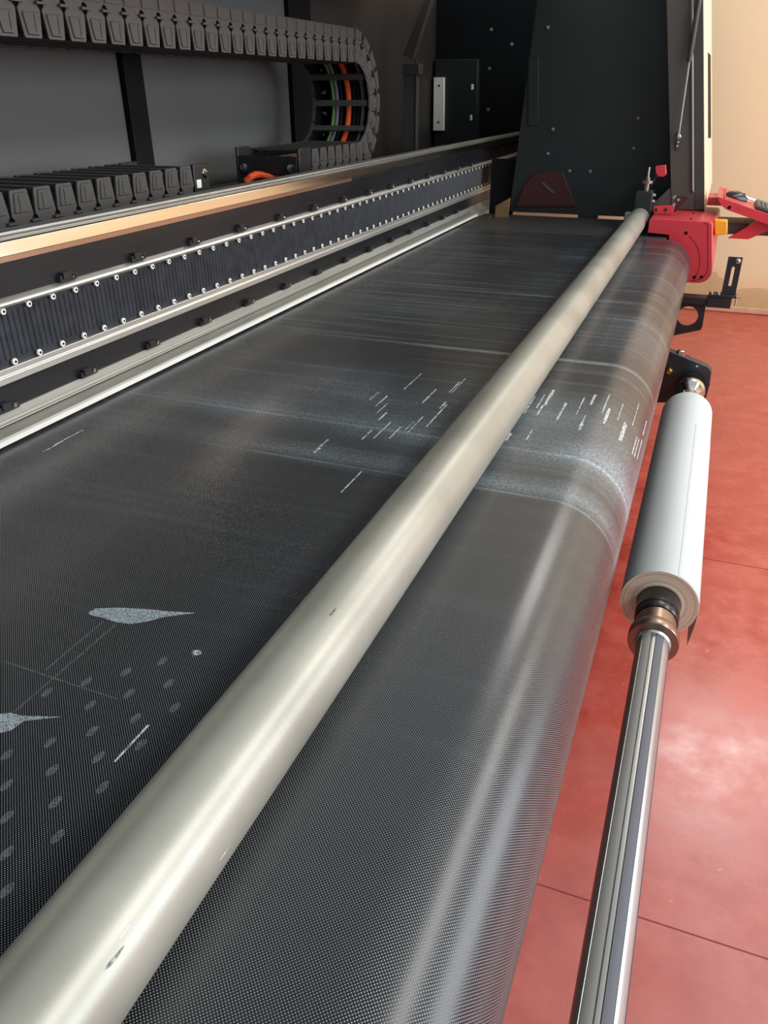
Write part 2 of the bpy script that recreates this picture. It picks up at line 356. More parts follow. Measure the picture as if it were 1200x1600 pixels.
dash7 = [(510, 318, 555, 238, 4), (600, 292, 640, 215, 2), (668, 248, 692, 200, 4), (722, 285, 758, 200, 1.8), (730, 335, 758, 265, 4), (795, 318, 822, 240, 1.6), (865, 345, 895, 240, 1.6), (615, 365, 630, 330, 4), (630, 330, 645, 295, 1.8), (803, 415, 830, 330, 3), (812, 418, 836, 340, 3), (862, 478, 886, 400, 3), (872, 490, 896, 408, 3), (885, 500, 910, 415, 3),
         (912, 388, 932, 325, 3), (415, 298, 445, 250, 3), (413, 262, 455, 200, 2.2), (447, 250, 502, 178, 5), (357, 287, 408, 205, 2.6), (270, 415, 298, 380, 4), (368, 410, 395, 365, 1.6)]
dashes = [(400+a/3, 500+b/3, 400+c/3, 500+d/3, w) for a, b, c, d, w in dash6]+[(700+a/3, 550+b/3, 700+c/3, 550+d/3, w) for a, b, c, d, w in dash7]
dashes += [(178, 1190, 233, 1133, 2), (85, 695, 130, 672, 3), (65, 706, 100, 690, 2)]
for (a, b_, c, d, w) in dashes:
    p, q = belt_hit(a, b_), belt_hit(c, d); x = (p.x+q.x)/2; z = (p.z+q.z)/2
    n = nrm_at(Vector((x, 0, z))); t = Vector((0, 1, 0)).cross(n)*(w*.00072)
    m_ = MB(); ps = []
    for k in range(4):
        y = p.y+(q.y-p.y)*k/3; jit = .75+.5*random.random()
        ps.append((Vector((x, y, z))-t*jit, Vector((x, y, z))+t*jit))
    for k in range(4): m_.v += [tuple(ps[k][0]), tuple(ps[k][1])]
    for k in range(3): m_.face((2*k, 2*k+1, 2*k+3, 2*k+2))
    m_.obj('ink_streak', M['residue'], belt)
def blotch(pts, mt, name):
    w = [belt_hit(a, b_) for a, b_ in pts]; m_ = MB(); c = sum(w, Vector())/len(w); m_.v = [tuple(c)]+[tuple(p) for p in w]
    for i in range(len(w)): m_.face((0, 1+i, 1+(i+1) % len(w)))
    return m_.obj(name, mt, belt)
for pts in ([(410, 172), (450, 152), (560, 148), (680, 155), (780, 165), (920, 173), (770, 192), (690, 213), (610, 225), (540, 216), (480, 195), (430, 185)],
            [(-20, 650), (50, 640), (100, 655), (290, 660), (110, 680), (55, 722), (-20, 740)]):
    blotch([(a/3, 900+b_/3) for a, b_ in pts], M['patch'], 'pale_patch')
for (a, b_) in ((920, 360), (760, 400), (590, 450), (405, 495), (220, 545), (790, 505), (605, 550), (425, 605), (820, 615), (635, 665), (435, 725), (235, 780), (30, 840), (660, 790), (460, 850), (245, 910), (30, 980), (480, 990), (260, 1060), (30, 1130), (270, 1220), (30, 1300), (30, 1475)):
    c = belt_hit(a/3, 900+b_/3); m_ = MB(); m_.v = [(c.x+.0045*math.cos(k*PI/5)*(1+.2*random.random()), c.y+.0085*math.sin(k*PI/5)*(1+.2*random.random()), c.z) for k in range(10)]
    m_.face(range(10)); m_.obj('faint_spot', M['spot'], belt)
c = belt_hit(307, 1020); m_ = MB(); m_.v = [(c.x+.007*math.cos(k*PI/5), c.y+.005*math.sin(k*PI/5), c.z+.0003) for k in range(10)]; m_.face(range(10)); m_.obj('ink_spot', M['residue'], belt)
for a, b_, c, d in ((182, 975, 22, 1112), (160, 972, 70, 1048), (120, 700, 60, 740)):
    p, q = belt_hit(a, b_), belt_hit(c, d); x = (p.x+q.x)/2; m_ = MB(); m_.v = [(x-.0012, p.y, p.z), (x+.0012, p.y, p.z), (x+.0012, q.y, p.z), (x-.0012, q.y, p.z)]; m_.face((0, 1, 2, 3)); m_.obj('faint_scratch', M['spot'], belt)
p, q = belt_hit(8, 1034), belt_hit(185, 1093); m_ = MB(); m_.v = [tuple(p-Vector((0, .001, 0))), tuple(q-Vector((0, .001, 0))), tuple(q+Vector((0, .001, 0))), tuple(p+Vector((0, .001, 0)))]; m_.face((0, 1, 2, 3)); m_.obj('faint_scratch', M['spot'], belt)
# frame that carries the belt
fr = thing('belt_frame', (-.8, 1.8, 0), 'dark steel frame carrying the conveyor belt, hidden below it', 'frame')
MB().box(-1.32, -.36, -.6, 4.2, .2, .66).obj('beam_box', M['black'], fr, .005)
for x in (-1.25, -.45):
    for y in (-.4, 1.8, 4.0): MB().box(x-.05, x+.05, y-.05, y+.05, 0, .2).obj('leg', M['black'], fr, .005)
MB().box(-1.3, -.192, 4.285, 4.93, .915, .948).obj('rear_deck', M['jamb_dark'], fr, .004)
MB().box(-1.28, -.2, 4.3, 4.9, .72, .915).obj('rear_box', M['black'], fr)

# ------------------------------------------------------------------ long silver roller lying on the belt
RP = .0517; XP, ZP = -.3585, ZB+.0012+RP
pipe = thing('press_roller', (XP, 2.1, ZB), 'long brushed silver tube lying lengthwise across the black belt', 'roller')
MB().lathe((XP, -.45, ZP), (0, 1, 0), [(0, RP-.004), (.004, RP), (5.046, RP), (5.05, RP-.004)], 64).obj('tube', M['pipe'], pipe)
MB().lathe((XP, 4.6, ZP), (0, 1, 0), [(0, .018), (.08, .018)], 20).obj('axle', M['chrome'], pipe)
def surf_mark(px, py, sx_, sy_, mt, name):
    # a dent / stain lying on the tube surface
    d = ray(px, py); R = RP+.0003; ax, az = -XP, CAM_Z-ZP
    A = d.x**2+d.z**2; B = 2*(ax*d.x+az*d.z); C = ax*ax+az*az-R*R; t = (-B-math.sqrt(max(0, B*B-4*A*C)))/(2*A)
    h = d*t+Vector((0, 0, CAM_Z)); th = math.atan2(h.x-XP, h.z-ZP); m_ = MB()
    for k in range(9):
        a = 2*PI*k/9; r = .55+.45*random.random(); tt = th+sx_*r*math.cos(a)/R
        m_.v.append((XP+R*math.sin(tt), h.y+sy_*r*math.sin(a)+.5*sx_*r*math.cos(a), ZP+R*math.cos(tt)))
    m_.face(range(9)); return m_.obj(name, mt, pipe)
M['scuff'] = mark_mat('grey_scuff', (92, 92, 100), .7, 200)
surf_mark(179, 1497, .002, .012, M['scuff'], 'scuff'); surf_mark(520, 957, .002, .012, M['scuff'], 'scuff')
M['scratch'] = mark_mat('bright_scratch', (250, 250, 246), .8, 200)
for px, py in ((300, 1345), (350, 1335), (193, 1458)): surf_mark(px, py, .0008, .010, M['scratch'], 'scratch')

# far-end bearing block of the roller
YB = 4.62
YH = on_z(1101, 329, 1.037).y          # front plane of the end housing
rb = thing('roller_bracket', (XP+.0, YB+.05, ZB), 'small black bearing block with a brass adjusting screw at the far roller end', 'bracket')
MB().box(XP-.035, XP+.052, YB-.005, YB+.09, .94, 1.135).obj('bearing_block', M['black'], rb, .004)
MB().box(XP-.075, XP-.036, YB-.03, YB+.05, .94, 1.03).obj('side_lug', M['alu_grey'], rb, .003)
bs = MB().lathe((XP+.012, YB+.04, 1.135), (0, 0, 1), [(0, .014), (.035, .014), (.036, .03), (.05, .03), (.051, .013), (.066, .013)], 16).obj('adjusting_screw', M['collar'], rb)
MB().lathe((XP+.012, YB+.04, 1.2), (0, 0, 1), [(0, .006), (.05, .005)], 10).obj('screw_stem', M['chrome'], bs)
for z in (1.085, 1.115): MB().lathe((XP+.053, YB+.02, z), (1, 0, 0), [(0, .01), (.012, .01), (.014, .007)], 10).obj('bolt', M['chrome'], rb)
lv = MB().tube([(XP+.04, YB+.03, 1.135), on_y(1012, 300, YH-.02), on_y(1027, 272, YH-.035)], .006, 8).obj('lever', M['black'], rb)

# ------------------------------------------------------------------ gantry beam
GY0, GY1 = -.6, 6.2
XF = -1.36
beam = thing('gantry_beam', (-1.6, 2.8, .955), 'long black printer gantry beam with silver rails and rows of white washers', 'beam')
MB().box(-1.98, XF, GY0, GY1, .957, 1.255).box(-1.44, XF, GY0, GY1, 1.255, 1.34).obj('beam_body', M['black'], beam)
MB().prism_y([(-1.415, 1.34), (-1.352, 1.336), (-1.352, 1.343), (-1.375, 1.3435), (-1.375, 1.348), (-1.40, 1.349), (-1.415, 1.349)], GY0, GY1).obj('top_rail', M['alu_grey'], beam, .001)
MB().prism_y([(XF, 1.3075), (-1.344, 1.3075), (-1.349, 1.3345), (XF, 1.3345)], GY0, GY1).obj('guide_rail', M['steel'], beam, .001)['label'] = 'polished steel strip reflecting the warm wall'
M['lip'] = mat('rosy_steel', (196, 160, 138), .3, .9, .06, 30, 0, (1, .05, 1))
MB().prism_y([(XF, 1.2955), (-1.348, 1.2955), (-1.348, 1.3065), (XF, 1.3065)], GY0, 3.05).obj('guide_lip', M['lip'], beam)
MB().prism_y([(XF, 1.2275), (-1.352, 1.2275), (-1.352, 1.295), (XF, 1.295)], GY0, GY1).obj('upper_cover', M['black_gloss'], beam)
MB().prism_y([(XF, 1.2055)]+[(-1.350+.014*math.sin(PI*i/6), 1.2055+.0215*i/6) for i in range(7)]+[(XF, 1.227)], GY0, GY1).obj('upper_rail', M['alu'], beam)
MB().box(XF, -1.356, GY0, GY1, 1.0855, 1.205).obj('magnet_strip', M['ribs'], beam)
mb = MB(); y = GY0+.01
while y < 5.2:
    mb.prism_z([(-1.356, y), (-1.3535, y+.002), (-1.3535, y+.008), (-1.356, y+.010)], 1.100, 1.198); y += .0155
tag(mb.obj('magnet_ribs', M['ribs'], beam), 'fine upright black ribs between the two silver rails', kind='stuff')
MB().prism_y([(XF, 1.0555), (-1.343, 1.0555), (-1.343, 1.070), (-1.349, 1.0715), (-1.349, 1.085), (XF, 1.085)], GY0, GY1).obj('lower_rail', M['alu'], beam, .001)
MB().prism_y([(XF, .9985), (-1.354, .9985), (-1.354, 1.055), (XF, 1.055)], GY0, GY1).obj('lower_cover', M['black_gloss'], beam)
MB().prism_y([(XF, .957), (-1.30, .957), (-1.30, .968), (-1.335, .972), (-1.336, .977), (-1.344, .977), (-1.345, .982), (-1.349, .982), (-1.350, .998), (XF, .998)], GY0, GY1).obj('bottom_profile', M['matte'], beam)
MB().prism_y([(-1.2995, .9565), (-1.288, .9565), (-1.288, .9675), (-1.2995, .9675)], GY0, 4.75).obj('bottom_lip', M['white'], beam)
MB().prism_y([(-1.3365, .9725), (-1.3345, .9725), (-1.3345, .9745), (-1.3365, .9745)], GY0, 4.75).obj('seal_line', M['deep'], beam)
wm = MB().lathe((0, 0, 0), (1, 0, 0), [(0, .0072), (.004, .0072), (.005, .0062)], 12).mesh('washer', M['white'])
hm = MB().lathe((.005, 0, 0), (1, 0, 0), [(0, .0030), (.0012, .0028)], 8).mesh('screw_head', M['deep'])
for z in (1.2015, 1.0935):
    for k in range(-9, 56):
        y = 1.226+.0732*k
        w = place('washer', wm, beam, (-1.3515, y, z)); h = place('screw_head', hm, w, (-1.3515, y, z))
cl = MB().box(0, .012, -.028, .028, 0, .014).box(.004, .016, -.02, .005, .006, .02).mesh('clip', M['black'])
ck = MB().lathe((.012, 0, .010), (1, 0, 0), [(0, .006), (.006, .005)], 10).mesh('clip_bolt', M['chrome'])
for z, y0, xx in ((1.228, 1.424, -1.352), (.9985, 1.177, -1.354)):
    for k in range(-4, 14):
        c = place('clip', cl, beam, (xx, y0+.256*k, z)); place('clip_bolt', ck, c, (xx, y0+.256*k+.012, z))
MB().box(-1.98, -1.445, GY0, 4.4, 1.256, 1.262).obj('carrier_tray', M['black'], beam)

# ------------------------------------------------------------------ cable carriers
HL = .13; PT = .0795; XK = -1.60; WK = .30
def link_mesh(bar=True):
    hp = PT/2-.0006
    right = [(hp, HL), (hp, .089)]+[(hp+.0006-.0125*math.sin(a), .075+.014*math.cos(a)) for a in (0.35, .9, 1.57, 2.3, 2.8)]+[(hp-.003, .059), (hp-.0105, .004), (hp-.013, 0)]
    poly = right+[(-u, v) for u, v in right[::-1]]
    m_ = MB(); m_.prism_x(poly, -.006, 0); m_.prism_x(poly, -WK, -WK+.016)
    pad = [(.017, .006), (.020, .012), (.027, .050), (.024, .054), (-.024, .054), (-.027, .050), (-.020, .012), (-.017, .006)]
    pad = [(u, v) for u, v in pad]
    m_.loft([[(0, u, v) for u, v in pad], [(.004, u*.92, .031+(v-.031)*.93) for u, v in pad]])
    pad2 = [(u, v) for u, v in ((-.036, .094), (-.036, .126), (.030, .126), (.030, .094))]
    m_.loft([[(0, u, v) for u, v in pad2], [(.003, u*.97, v) for u, v in pad2]])
    groove = [(.006, .012), (.008, .05), (.0095, .05), (.0075, .012)]
    m_.prism_x(groove, .004, .0046, 1)
    web = [(-PT/2+.012, .002), (PT/2-.012, .002), (PT/2, .05), (PT/2, HL-.01), (-PT/2, HL-.01), (-PT/2, .05)]
    m_.prism_x(web, -.010, -.008, 1); m_.prism_x(web, -WK+.0165, -WK+.019, 1)
    if bar: m_.box(-WK+.016, -.016, -.013, .013, .001, .010)
    m_.box(-WK+.016, -.010, -.054, .054, HL-.010, HL-.003, 1)
    return m_.mesh('carrier_link', [M['plastic'], M['deep']])
LM = link_mesh(); LN = link_mesh(False)
PM = MB().box(-.004, .009, PT/2-.019, PT/2+.019, .0715, .0775).mesh('link_pin', M['plastic'])
def carrier(name, poses, label):
    t = thing(name, poses[0][0], label, 'cable carrier')
    for n_, (loc, rx) in enumerate(poses):
        l = place('carrier_link', LN if 0 > rx > -PI+.01 and n_ % 2 else LM, t, loc, (rx, 0, 0)); place('link_pin', PM, l, loc, (rx, 0, 0))
    return t
CY, CZ, RI = 3.685, 1.56, .163
poses = []
y = CY-PT*.5
while y > .95: poses.append(((XK, y, CZ+RI), 0)); y -= PT
poses = poses[::-1]; nl = 9
for k in range(nl):
    a = PI*(k+.5)/nl; poses.append(((XK, CY+RI*math.sin(a), CZ+RI*math.cos(a)), -a))
for k in range(6): poses.append(((XK, CY-PT*(k+.5), CZ-RI), PI))
ca = carrier('cable_carrier', poses, 'brown-grey cable carrier chain looping over above the beam with orange cable inside')
ye = CY-6*PT
for xx in (XK-.012, XK-WK): MB().box(xx, xx+.012, ye-.11, ye-.003, 1.268, 1.405).obj('end_bracket', M['black'], ca, .003)
MB().box(XK-WK+.012, XK-.012, ye-.11, ye-.098, 1.305, 1.375).obj('end_plate', M['black'], ca, .003)
for xx in (XK-WK+.04, XK-.04): MB().lathe((xx, ye-.11, 1.33), (0, -1, 0), [(0, .016), (.006, .016), (.007, .009)], 12).obj('bolt', M['chrome'], ca)
for dx, r, mt, nm in ((.125, .014, 'orange', 'orange_cable'), (.205, .010, 'green', 'green_cable'), (.185, .011, 'grey', 'grey_cable'), (.165, .010, 'deep', 'black_cable'), (.095, .010, 'deep', 'black_cable'), (.075, .010, 'deep', 'black_cable'), (.05, .010, 'grey', 'grey_cable')):
    pts = [(XK-dx, 2.0, CZ+RI+.045), (XK-dx, CY, CZ+RI+.045)]; rr = RI+.045
    pts += [(XK-dx, CY+rr*math.sin(PI*k/16), CZ+rr*math.cos(PI*k/16)) for k in range(1, 17)]+[(XK-dx, ye-.05, CZ-rr)]
    if mt == 'orange': pts += [(XK-dx, ye-.085, 1.288), on_y(408, 273, ye-.13), on_y(399, 273, ye-.165), on_y(391, 277, ye-.19), on_y(384, 284, ye-.2)]
    MB().tube(pts, r, 10).obj(nm, M[mt], ca)
poses = [((XK, 2.30-PT*k, CZ-RI), PI) for k in range(17)]
cb = carrier('cable_carrier', poses, 'short charcoal cable carrier lying open on the beam top at left, ending in bracket')
for xx in (XK-.014, XK-WK): MB().box(xx, xx+.014, 2.343, 2.43, 1.266, 1.398).obj('end_bracket', M['black'], cb, .003)
MB().lathe((XK, 2.405, 1.368), (1, 0, 0), [(0, .015), (.003, .015), (.0035, .01), (.008, .01)], 14).obj('bolt', M['chrome'], cb)
MB().box(XK, XK+.002, 2.352, 2.378, 1.327, 1.352).obj('sticker', M['white'], cb)
for dx in (.06, .1, .15, .21): MB().tube([(XK-dx, 2.36, 1.31), (XK-dx, .95, 1.31)], .012, 8).obj('black_cable', M['deep'], cb)

# ------------------------------------------------------------------ machine cabinet (back, unseen shading roof, far end)
cab = thing('machine_back', (-2.15, 2.8, 0), 'grey back panels and black posts of the printer behind the cable carriers', 'cabinet back')
bay = thing('carriage_bay', (-1.5, 6.4, .98), 'dark far wall of the carriage bay with a white bar', 'cabinet wall')
col = thing('roof_column', (-1.87, 5.2, .3), 'slim dark upright column with slanted brace beyond the chain loop', 'column')
epn = thing('end_panel', (-.65, 4.95, .942), 'large green-black end panel dotted with screws across the far belt end', 'panel')
stp = thing('stop_plate', (-1.17, 4.8, .94), 'small ochre plate standing at the far end of the beam', 'plate')
XB = -2.12
for (a, b_, mt_) in ((-.7, 2.70, 'panel_grey'), (2.81, 4.03, 'panel_grey'), (4.27, 6.4, 'brown_black')): MB().box(XB-.03, XB, a+.002, b_-.002, 0.2, 2.32 if a > 4 else 2.13).obj('back_panel', M[mt_], cab, .002)
for (a, b_) in ((2.70, 2.81), (4.03, 4.27)): MB().box(XB-.03, XB+.025, a, b_, 0.0, 2.13).obj('post', M['deep'], cab, .003)
MB().box(XB-.03, -1.0, -.7, 5.0, 2.13, 2.16).box(XB-.03, -1.75, 5.0, 5.9, 2.32, 2.35).obj('shade_roof', M['black'], cab)  # unseen roof added to shade the back panels
YF = 6.4
MB().box(XB-.05, -.9, YF-.004, YF+.03, .98, 2.22).obj('far_panel', M['deep'], bay)
MB().box(XB, -.10, 4.97, YF, .70, .72).obj('bay_floor_shade', M['deep'], bay)  # unseen floor and side added to keep light out of the bay
MB().box(-.12, -.10, 4.97, YF, .72, 1.03).obj('bay_side_shade', M['deep'], bay)
MB().box(-1.285, -1.14, 5.0, 5.02, .72, 1.25).obj('closing_plate', M['deep'], bay)
MB().prism_y([(-.9, 1.03), (-.08, 1.03), (-.295, 2.2), (-.9, 2.2)], YF-.004, YF+.03).obj('far_panel', M['deep'], bay)
pb = [xz(678, 92, 6.3), xz(745, 92, 6.3), xz(743, 235, 6.3), xz(676, 235, 6.3)]
p0 = MB().prism_y(pb, 6.33, 6.40).obj('service_box', M['end_panel'], bay, .004); p0['label'] = 'dark green-black box on the far panel'
pw = [xz(679, 121, 6.32), xz(695, 121, 6.32), xz(694, 204, 6.32), xz(678, 204, 6.32)]
wb = MB().prism_y(pw, 6.30, 6.33).obj('white_bar', M['white'], p0, .002)
for px, py in ((686, 134), (685, 191)): MB().lathe(on_y(px, py, 6.30), (0, -1, 0), [(0, .008), (.003, .007)], 8).obj('screw', M['deep'], p0)
for px, py in ((738, 134), (738, 138), (736, 182), (736, 186)): MB().lathe(on_y(px, py, 6.33), (0, -1, 0), [(0, .011), (.004, .009)], 8).obj('screw', M['white'], p0)
for px, py in ((768, 46), (800, 69), (765, 107), (763, 171)): MB().lathe(on_y(px, py, YF), (0, -1, 0), [(0, .014), (.006, .011)], 10).obj('screw', M['alu_grey'], bay)
# column with slanted brace
c0, c1 = on_y(631, 100, 5.2), on_y(651, 100, 5.2)
MB().box(c0.x, c1.x, 5.2, 5.26, .3, c0.z-.02).box(c1.x-.008, c1.x+.006, 5.195, 5.2, .3, c0.z+.03).obj('column', M['jamb_dark'], col, .003)
MB().box(c0.x-.004, c1.x+.02, 5.19, 5.265, 1.70, c0.z).obj('column_collar', M['jamb_dark'], col, .003)
q0, q1 = on_y(633, 85, 5.2), on_y(668, -4, 5.2)
MB().prism_y([(q0.x-.012, q0.z), (q0.x+.045, q0.z-.03), (q1.x+.03, q1.z), (q1.x+.06, 2.215), (q1.x+.0, 2.215), (q1.x-.01, q1.z)], 5.2, 5.25).obj('brace', M['jamb_dark'], col, .003)
# end panel in front of the carriage bay
YE = 4.95
ep = MB().prism_y([(-1.148, .962), (-.735, .962), (-.735, .942), (-.62, .942), (-.62, .962), (-.47, .962), (-.47, .942), (-.17, .942), (-.21, 1.16), (-.40, 2.22), (-1.06, 2.22)], YE, YE+.03).obj('panel_sheet', M['end_panel'], epn, .003)
MB().prism_y([xz(826, 90, YE), xz(842, 90, YE), xz(842, 196, YE), xz(826, 196, YE)], YE-.01, YE).obj('cover_strip', M['end_panel'], ep, .002)
MB().prism_y([xz(838, 270, YE), xz(880, 268, YE), xz(884, 280, YE), xz(900, 322, YE), xz(806, 322, YE), xz(822, 285, YE)], YE-.012, YE).obj('red_plate', M['red_dark'], ep, .002)  # red plate, its shade put into the dark red colour
MB().prism_y([xz(846, 286, YE), xz(850, 284, YE), xz(868, 300, YE), xz(864, 302, YE)], YE-.016, YE-.012).obj('latch_bar', M['jamb'], ep)
for px, py in ((856, 43), (864, 202), (856, 240), (858, 277), (997, 185), (990, 232), (829, 193), (890, 267), (922, 268)):
    MB().lathe(on_y(px, py, YE), (0, -1, 0), [(0, .010), (.006, .009), (.008, .005)], 8).obj('screw', M['grey'], ep)
pc = [xz(772, 352, 4.8), xz(774, 322, 4.8), xz(797, 309, 4.8), xz(792, 353, 4.8)]
MB().prism_y(pc, 4.8, 4.815).obj('plate_sheet', mat('ochre_paint', (120, 92, 62), .5), stp, .002)
for px, py in ((749, 346), (725, 346), (766, 338)): MB().lathe(on_y(px, py, 4.75), (0, -1, 0), [(0, .009), (.012, .008)], 8).obj('bolt', M['chrome'], stp)

# ------------------------------------------------------------------ side housing: sloping jamb, cream flank with vent
YH = on_z(1101, 329, 1.037).y
def lerpx(pt, pb_, z): t = (z-pb_[1])/(pt[1]-pb_[1]); return pb_[0]+(pt[0]-pb_[0])*t
La, Lb = xz(1041, 0, YH), xz(1048, 300, YH); Ra, Rb = xz(1099.5, 0, YH), xz(1101.5, 330, YH)
Ma, Mb_ = xz(1083.5, 0, YH), xz(1084.5, 330, YH)
Z0, Z1 = 1.037, 2.3
X_L = lambda z: lerpx(La, Lb, z); X_R = lambda z: lerpx(Ra, Rb, z); X_M = lambda z: lerpx(Ma, Mb_, z)
hs = thing('side_housing', (X_R(Z0), YH, Z0), 'tall grey end housing with a cream flank standing on the red cover', 'housing')
MB().prism_y([(X_L(Z0), Z0), (X_M(Z0)+.0005, Z0), (X_M(Z1)+.0005, Z1), (X_L(Z1), Z1)], YH, YE).obj('jamb', M['jamb'], hs, .003)
MB().prism_y([(X_M(Z0+.10)-.011, Z0+.10), (X_M(Z0+.085), Z0+.085), (X_M(Z1), Z1), (X_M(Z1)-.011, Z1)], YH-.014, YH+.02).obj('edge_trim', M['jamb_light'], hs, .004)
MB().prism_y([(X_M(Z0)+.001, Z0), (X_R(Z0)-.003, Z0), (X_R(Z1)-.003, Z1), (X_M(Z1)+.001, Z1)], YH+.004, YE).obj('outer_jamb', M['jamb_dark'], hs, .003)
MB().prism_y([(X_R(Z0)-.003, Z0), (X_R(Z0), Z0), (X_R(Z1), Z1), (X_R(Z1)-.003, Z1)], YH+.003, 6.4).obj('flank_panel', M['cream'], hs)
zt = on_x(1108, 85, X_R(1.8)).z
va, vb = 1.31, 1.72
def flank_y(px, py):   # point of the sloping flank plane
    d = ray(px, py); k = (X_R(1.5)-X_R(1.4))/.1; t = (X_R(CAM_Z)+0.0)/(d.x-k*d.z); return d*t+Vector((0, 0, CAM_Z))
f0, f1, f2, f3 = flank_y(1106, 82), flank_y(1106.3, 216), flank_y(1110.5, 215), flank_y(1110, 86)
vv = MB(); ps = [f0, f1, f2, f3]; vv.loft([[p+Vector((-.004, 0, 0)) for p in ps], [p+Vector((.002, 0, 0)) for p in ps]]); vv.obj('vent_slot', M['deep'], hs)['label'] = 'tall black vent slot'
MB().prism_y([xz(1024.5, 259, YH), xz(1041, 257, YH), xz(1042, 272, YH), xz(1037, 276, YH), xz(1025, 275, YH)], YH-.03, YH+.02).obj('latch', M['red'], hs, .004)['label'] = 'red latch block'
MB().prism_y([xz(1046, 294, YH), xz(1051, 294, YH), xz(1051, 331, YH), xz(1014, 331, YH), xz(1020, 318, YH)], YH+.004, YH+.03).obj('inner_gusset', M['jamb'], hs, .003)

# gas spring
gs = thing('gas_spring', on_y(1058, 222, YH-.03), 'slim dark gas spring slanting up the grey housing jamb', 'gas spring')
g0, g1, g2 = on_y(1060, 214, YH-.035), on_y(1077, 96, YH-.035), on_y(1097, -30, YH-.035)
MB().tube([g1, g2], .013, 14).obj('cylinder', M['jamb_dark'], gs)
MB().tube([g0, g1], .005, 10).obj('rod', M['jamb_light'], gs)
MB().lathe(on_y(1061, 213, YH-.005), (0, -1, 0), [(0, .007), (.022, .007), (.026, .012), (.04, .012), (.043, .006)], 12).obj('ball_stud', M['chrome'], gs)
MB().prism_y([xz(1058, 206, YH), xz(1064, 206, YH), xz(1062, 234, YH), xz(1055, 234, YH)], YH-.008, YH-.001).obj('mounting_plate', M['jamb_dark'], gs, .001)
for px, py in ((1060, 222), (1058.5, 228)): MB().lathe(on_y(px, py, YH-.008), (0, -1, 0), [(0, .006), (.005, .005)], 8).obj('screw', M['chrome'], gs)

# ------------------------------------------------------------------ red end cover
YC = 4.36
ec = thing('end_cover', (-.1, YC, .74), 'bright red rounded end cover closing the far end of the belt drum', 'cover')
def corner(p, q, r, rad, n=6):
    p, q, r = Vector(p), Vector(q), Vector(r); a = (p-q).normalized(); b_ = (r-q).normalized()
    k = [q+a*rad, q, q+b_*rad]
    return [tuple(k[0]*(1-t)**2+k[1]*2*t*(1-t)+k[2]*t*t) for t in [i/n for i in range(n+1)]]
TL, TR, BR, BL = (-.288, 1.036), (.010, 1.032), (.062, .735), (-.095, .735)
face = corner((-.29, .965), TL, TR, .012)+corner(TL, TR, BR, .02)+corner(TR, BR, BL, .085, 10)+[BL, (-.16, .80), (-.185, .96)]+[(-.29, .965)]
MB().prism_y(face, YC, YC+.02).obj('face_plate', M['red'], ec, .004)
grow = lambda k, dx: [(x+(dx if x > -.05 else 0)*1., z) for x, z in face]
mb = MB(); mb.loft([[(x, YC+.021, z) for x, z in face], [(x+(.016*max(0, (z-.74)/.3) if x > -.05 else 0), YC+.12, z) for x, z in face], [(x+(.03*max(0, (z-.74)/.3) if x > -.05 else 0), YE-.01, z) for x, z in face]])
mb.obj('cover_body', M['red'], ec)
gr = arc(XC, ZB-RD, .172, math.radians(35), math.radians(116), 24); gi = arc(XC, ZB-RD, .1695, math.radians(35), math.radians(116), 24)
MB().prism_y(gr+gi[::-1], YC-.0012, YC+.001).obj('round_seam', M['red_dark'], ec)
ol = [(x-.018 if x > -.05 else x, z) for x, z in corner(TL, (.008, 1.028), BR, .02)+corner(TR, (.058, .752), BL, .08, 10)]
gi = [(x-.0025, z+(0.0025 if z < .8 else -.002)) for x, z in ol]
MB().prism_y(ol+gi[::-1], YC-.0012, YC+.001).obj('rim_seam', M['red_dark'], ec)
for px, py in ((1072, 364), (1085, 433), (1096, 433)): MB().lathe(on_y(px, py, YC), (0, -1, 0), [(-.004, .0085), (.002, .0085)], 12).obj('screw', M['deep'], ec)
for px, py in ((1080, 342), (1083, 333)): MB().lathe(on_z(px, py, 1.035), (0, 0, 1), [(-.002, .006), (.002, .006)], 10).obj('screw', M['deep'], ec)
# hinge plate on top and lever bracket
hz = MB().prism_y([xz(1021, 333, 4.5), xz(1021, 325, 4.5), xz(1023, 322, 4.5), xz(1052, 321, 4.5), xz(1054, 324, 4.5), xz(1051, 334, 4.5)], 4.5, 4.52).obj('hinge_plate', M['red'], ec, .002)
for px, py in ((1025, 328), (1040, 328)): MB().lathe(on_y(px, py, 4.5), (0, -1, 0), [(0, .009), (.004, .008)], 10).obj('screw', M['red_dark'], hz)
hb = MB().prism_y([xz(1050, 332, 4.53), xz(1058, 306, 4.53), xz(1078, 307, 4.53), xz(1073, 312, 4.53), xz(1056, 331, 4.53)], 4.53, 4.545).obj('corner_bracket', M['red_dark'], ec, .002)
for px, py in ((1053.5, 308), (1053.5, 319), (1060, 312)): MB().lathe(on_y(px, py, 4.53), (0, -1, 0), [(0, .01), (.006, .008)], 10).obj('screw', M['chrome'], hb)
y0 = 4.42
yb = MB().prism_y([xz(1115.5, 344, y0), xz(1137, 345, y0), xz(1136.5, 366, y0), xz(1116.5, 369, y0)], y0, y0+.07).obj('switch_box', M['yellow'], ec, .006); yb['label'] = 'yellow switch box on the right side'

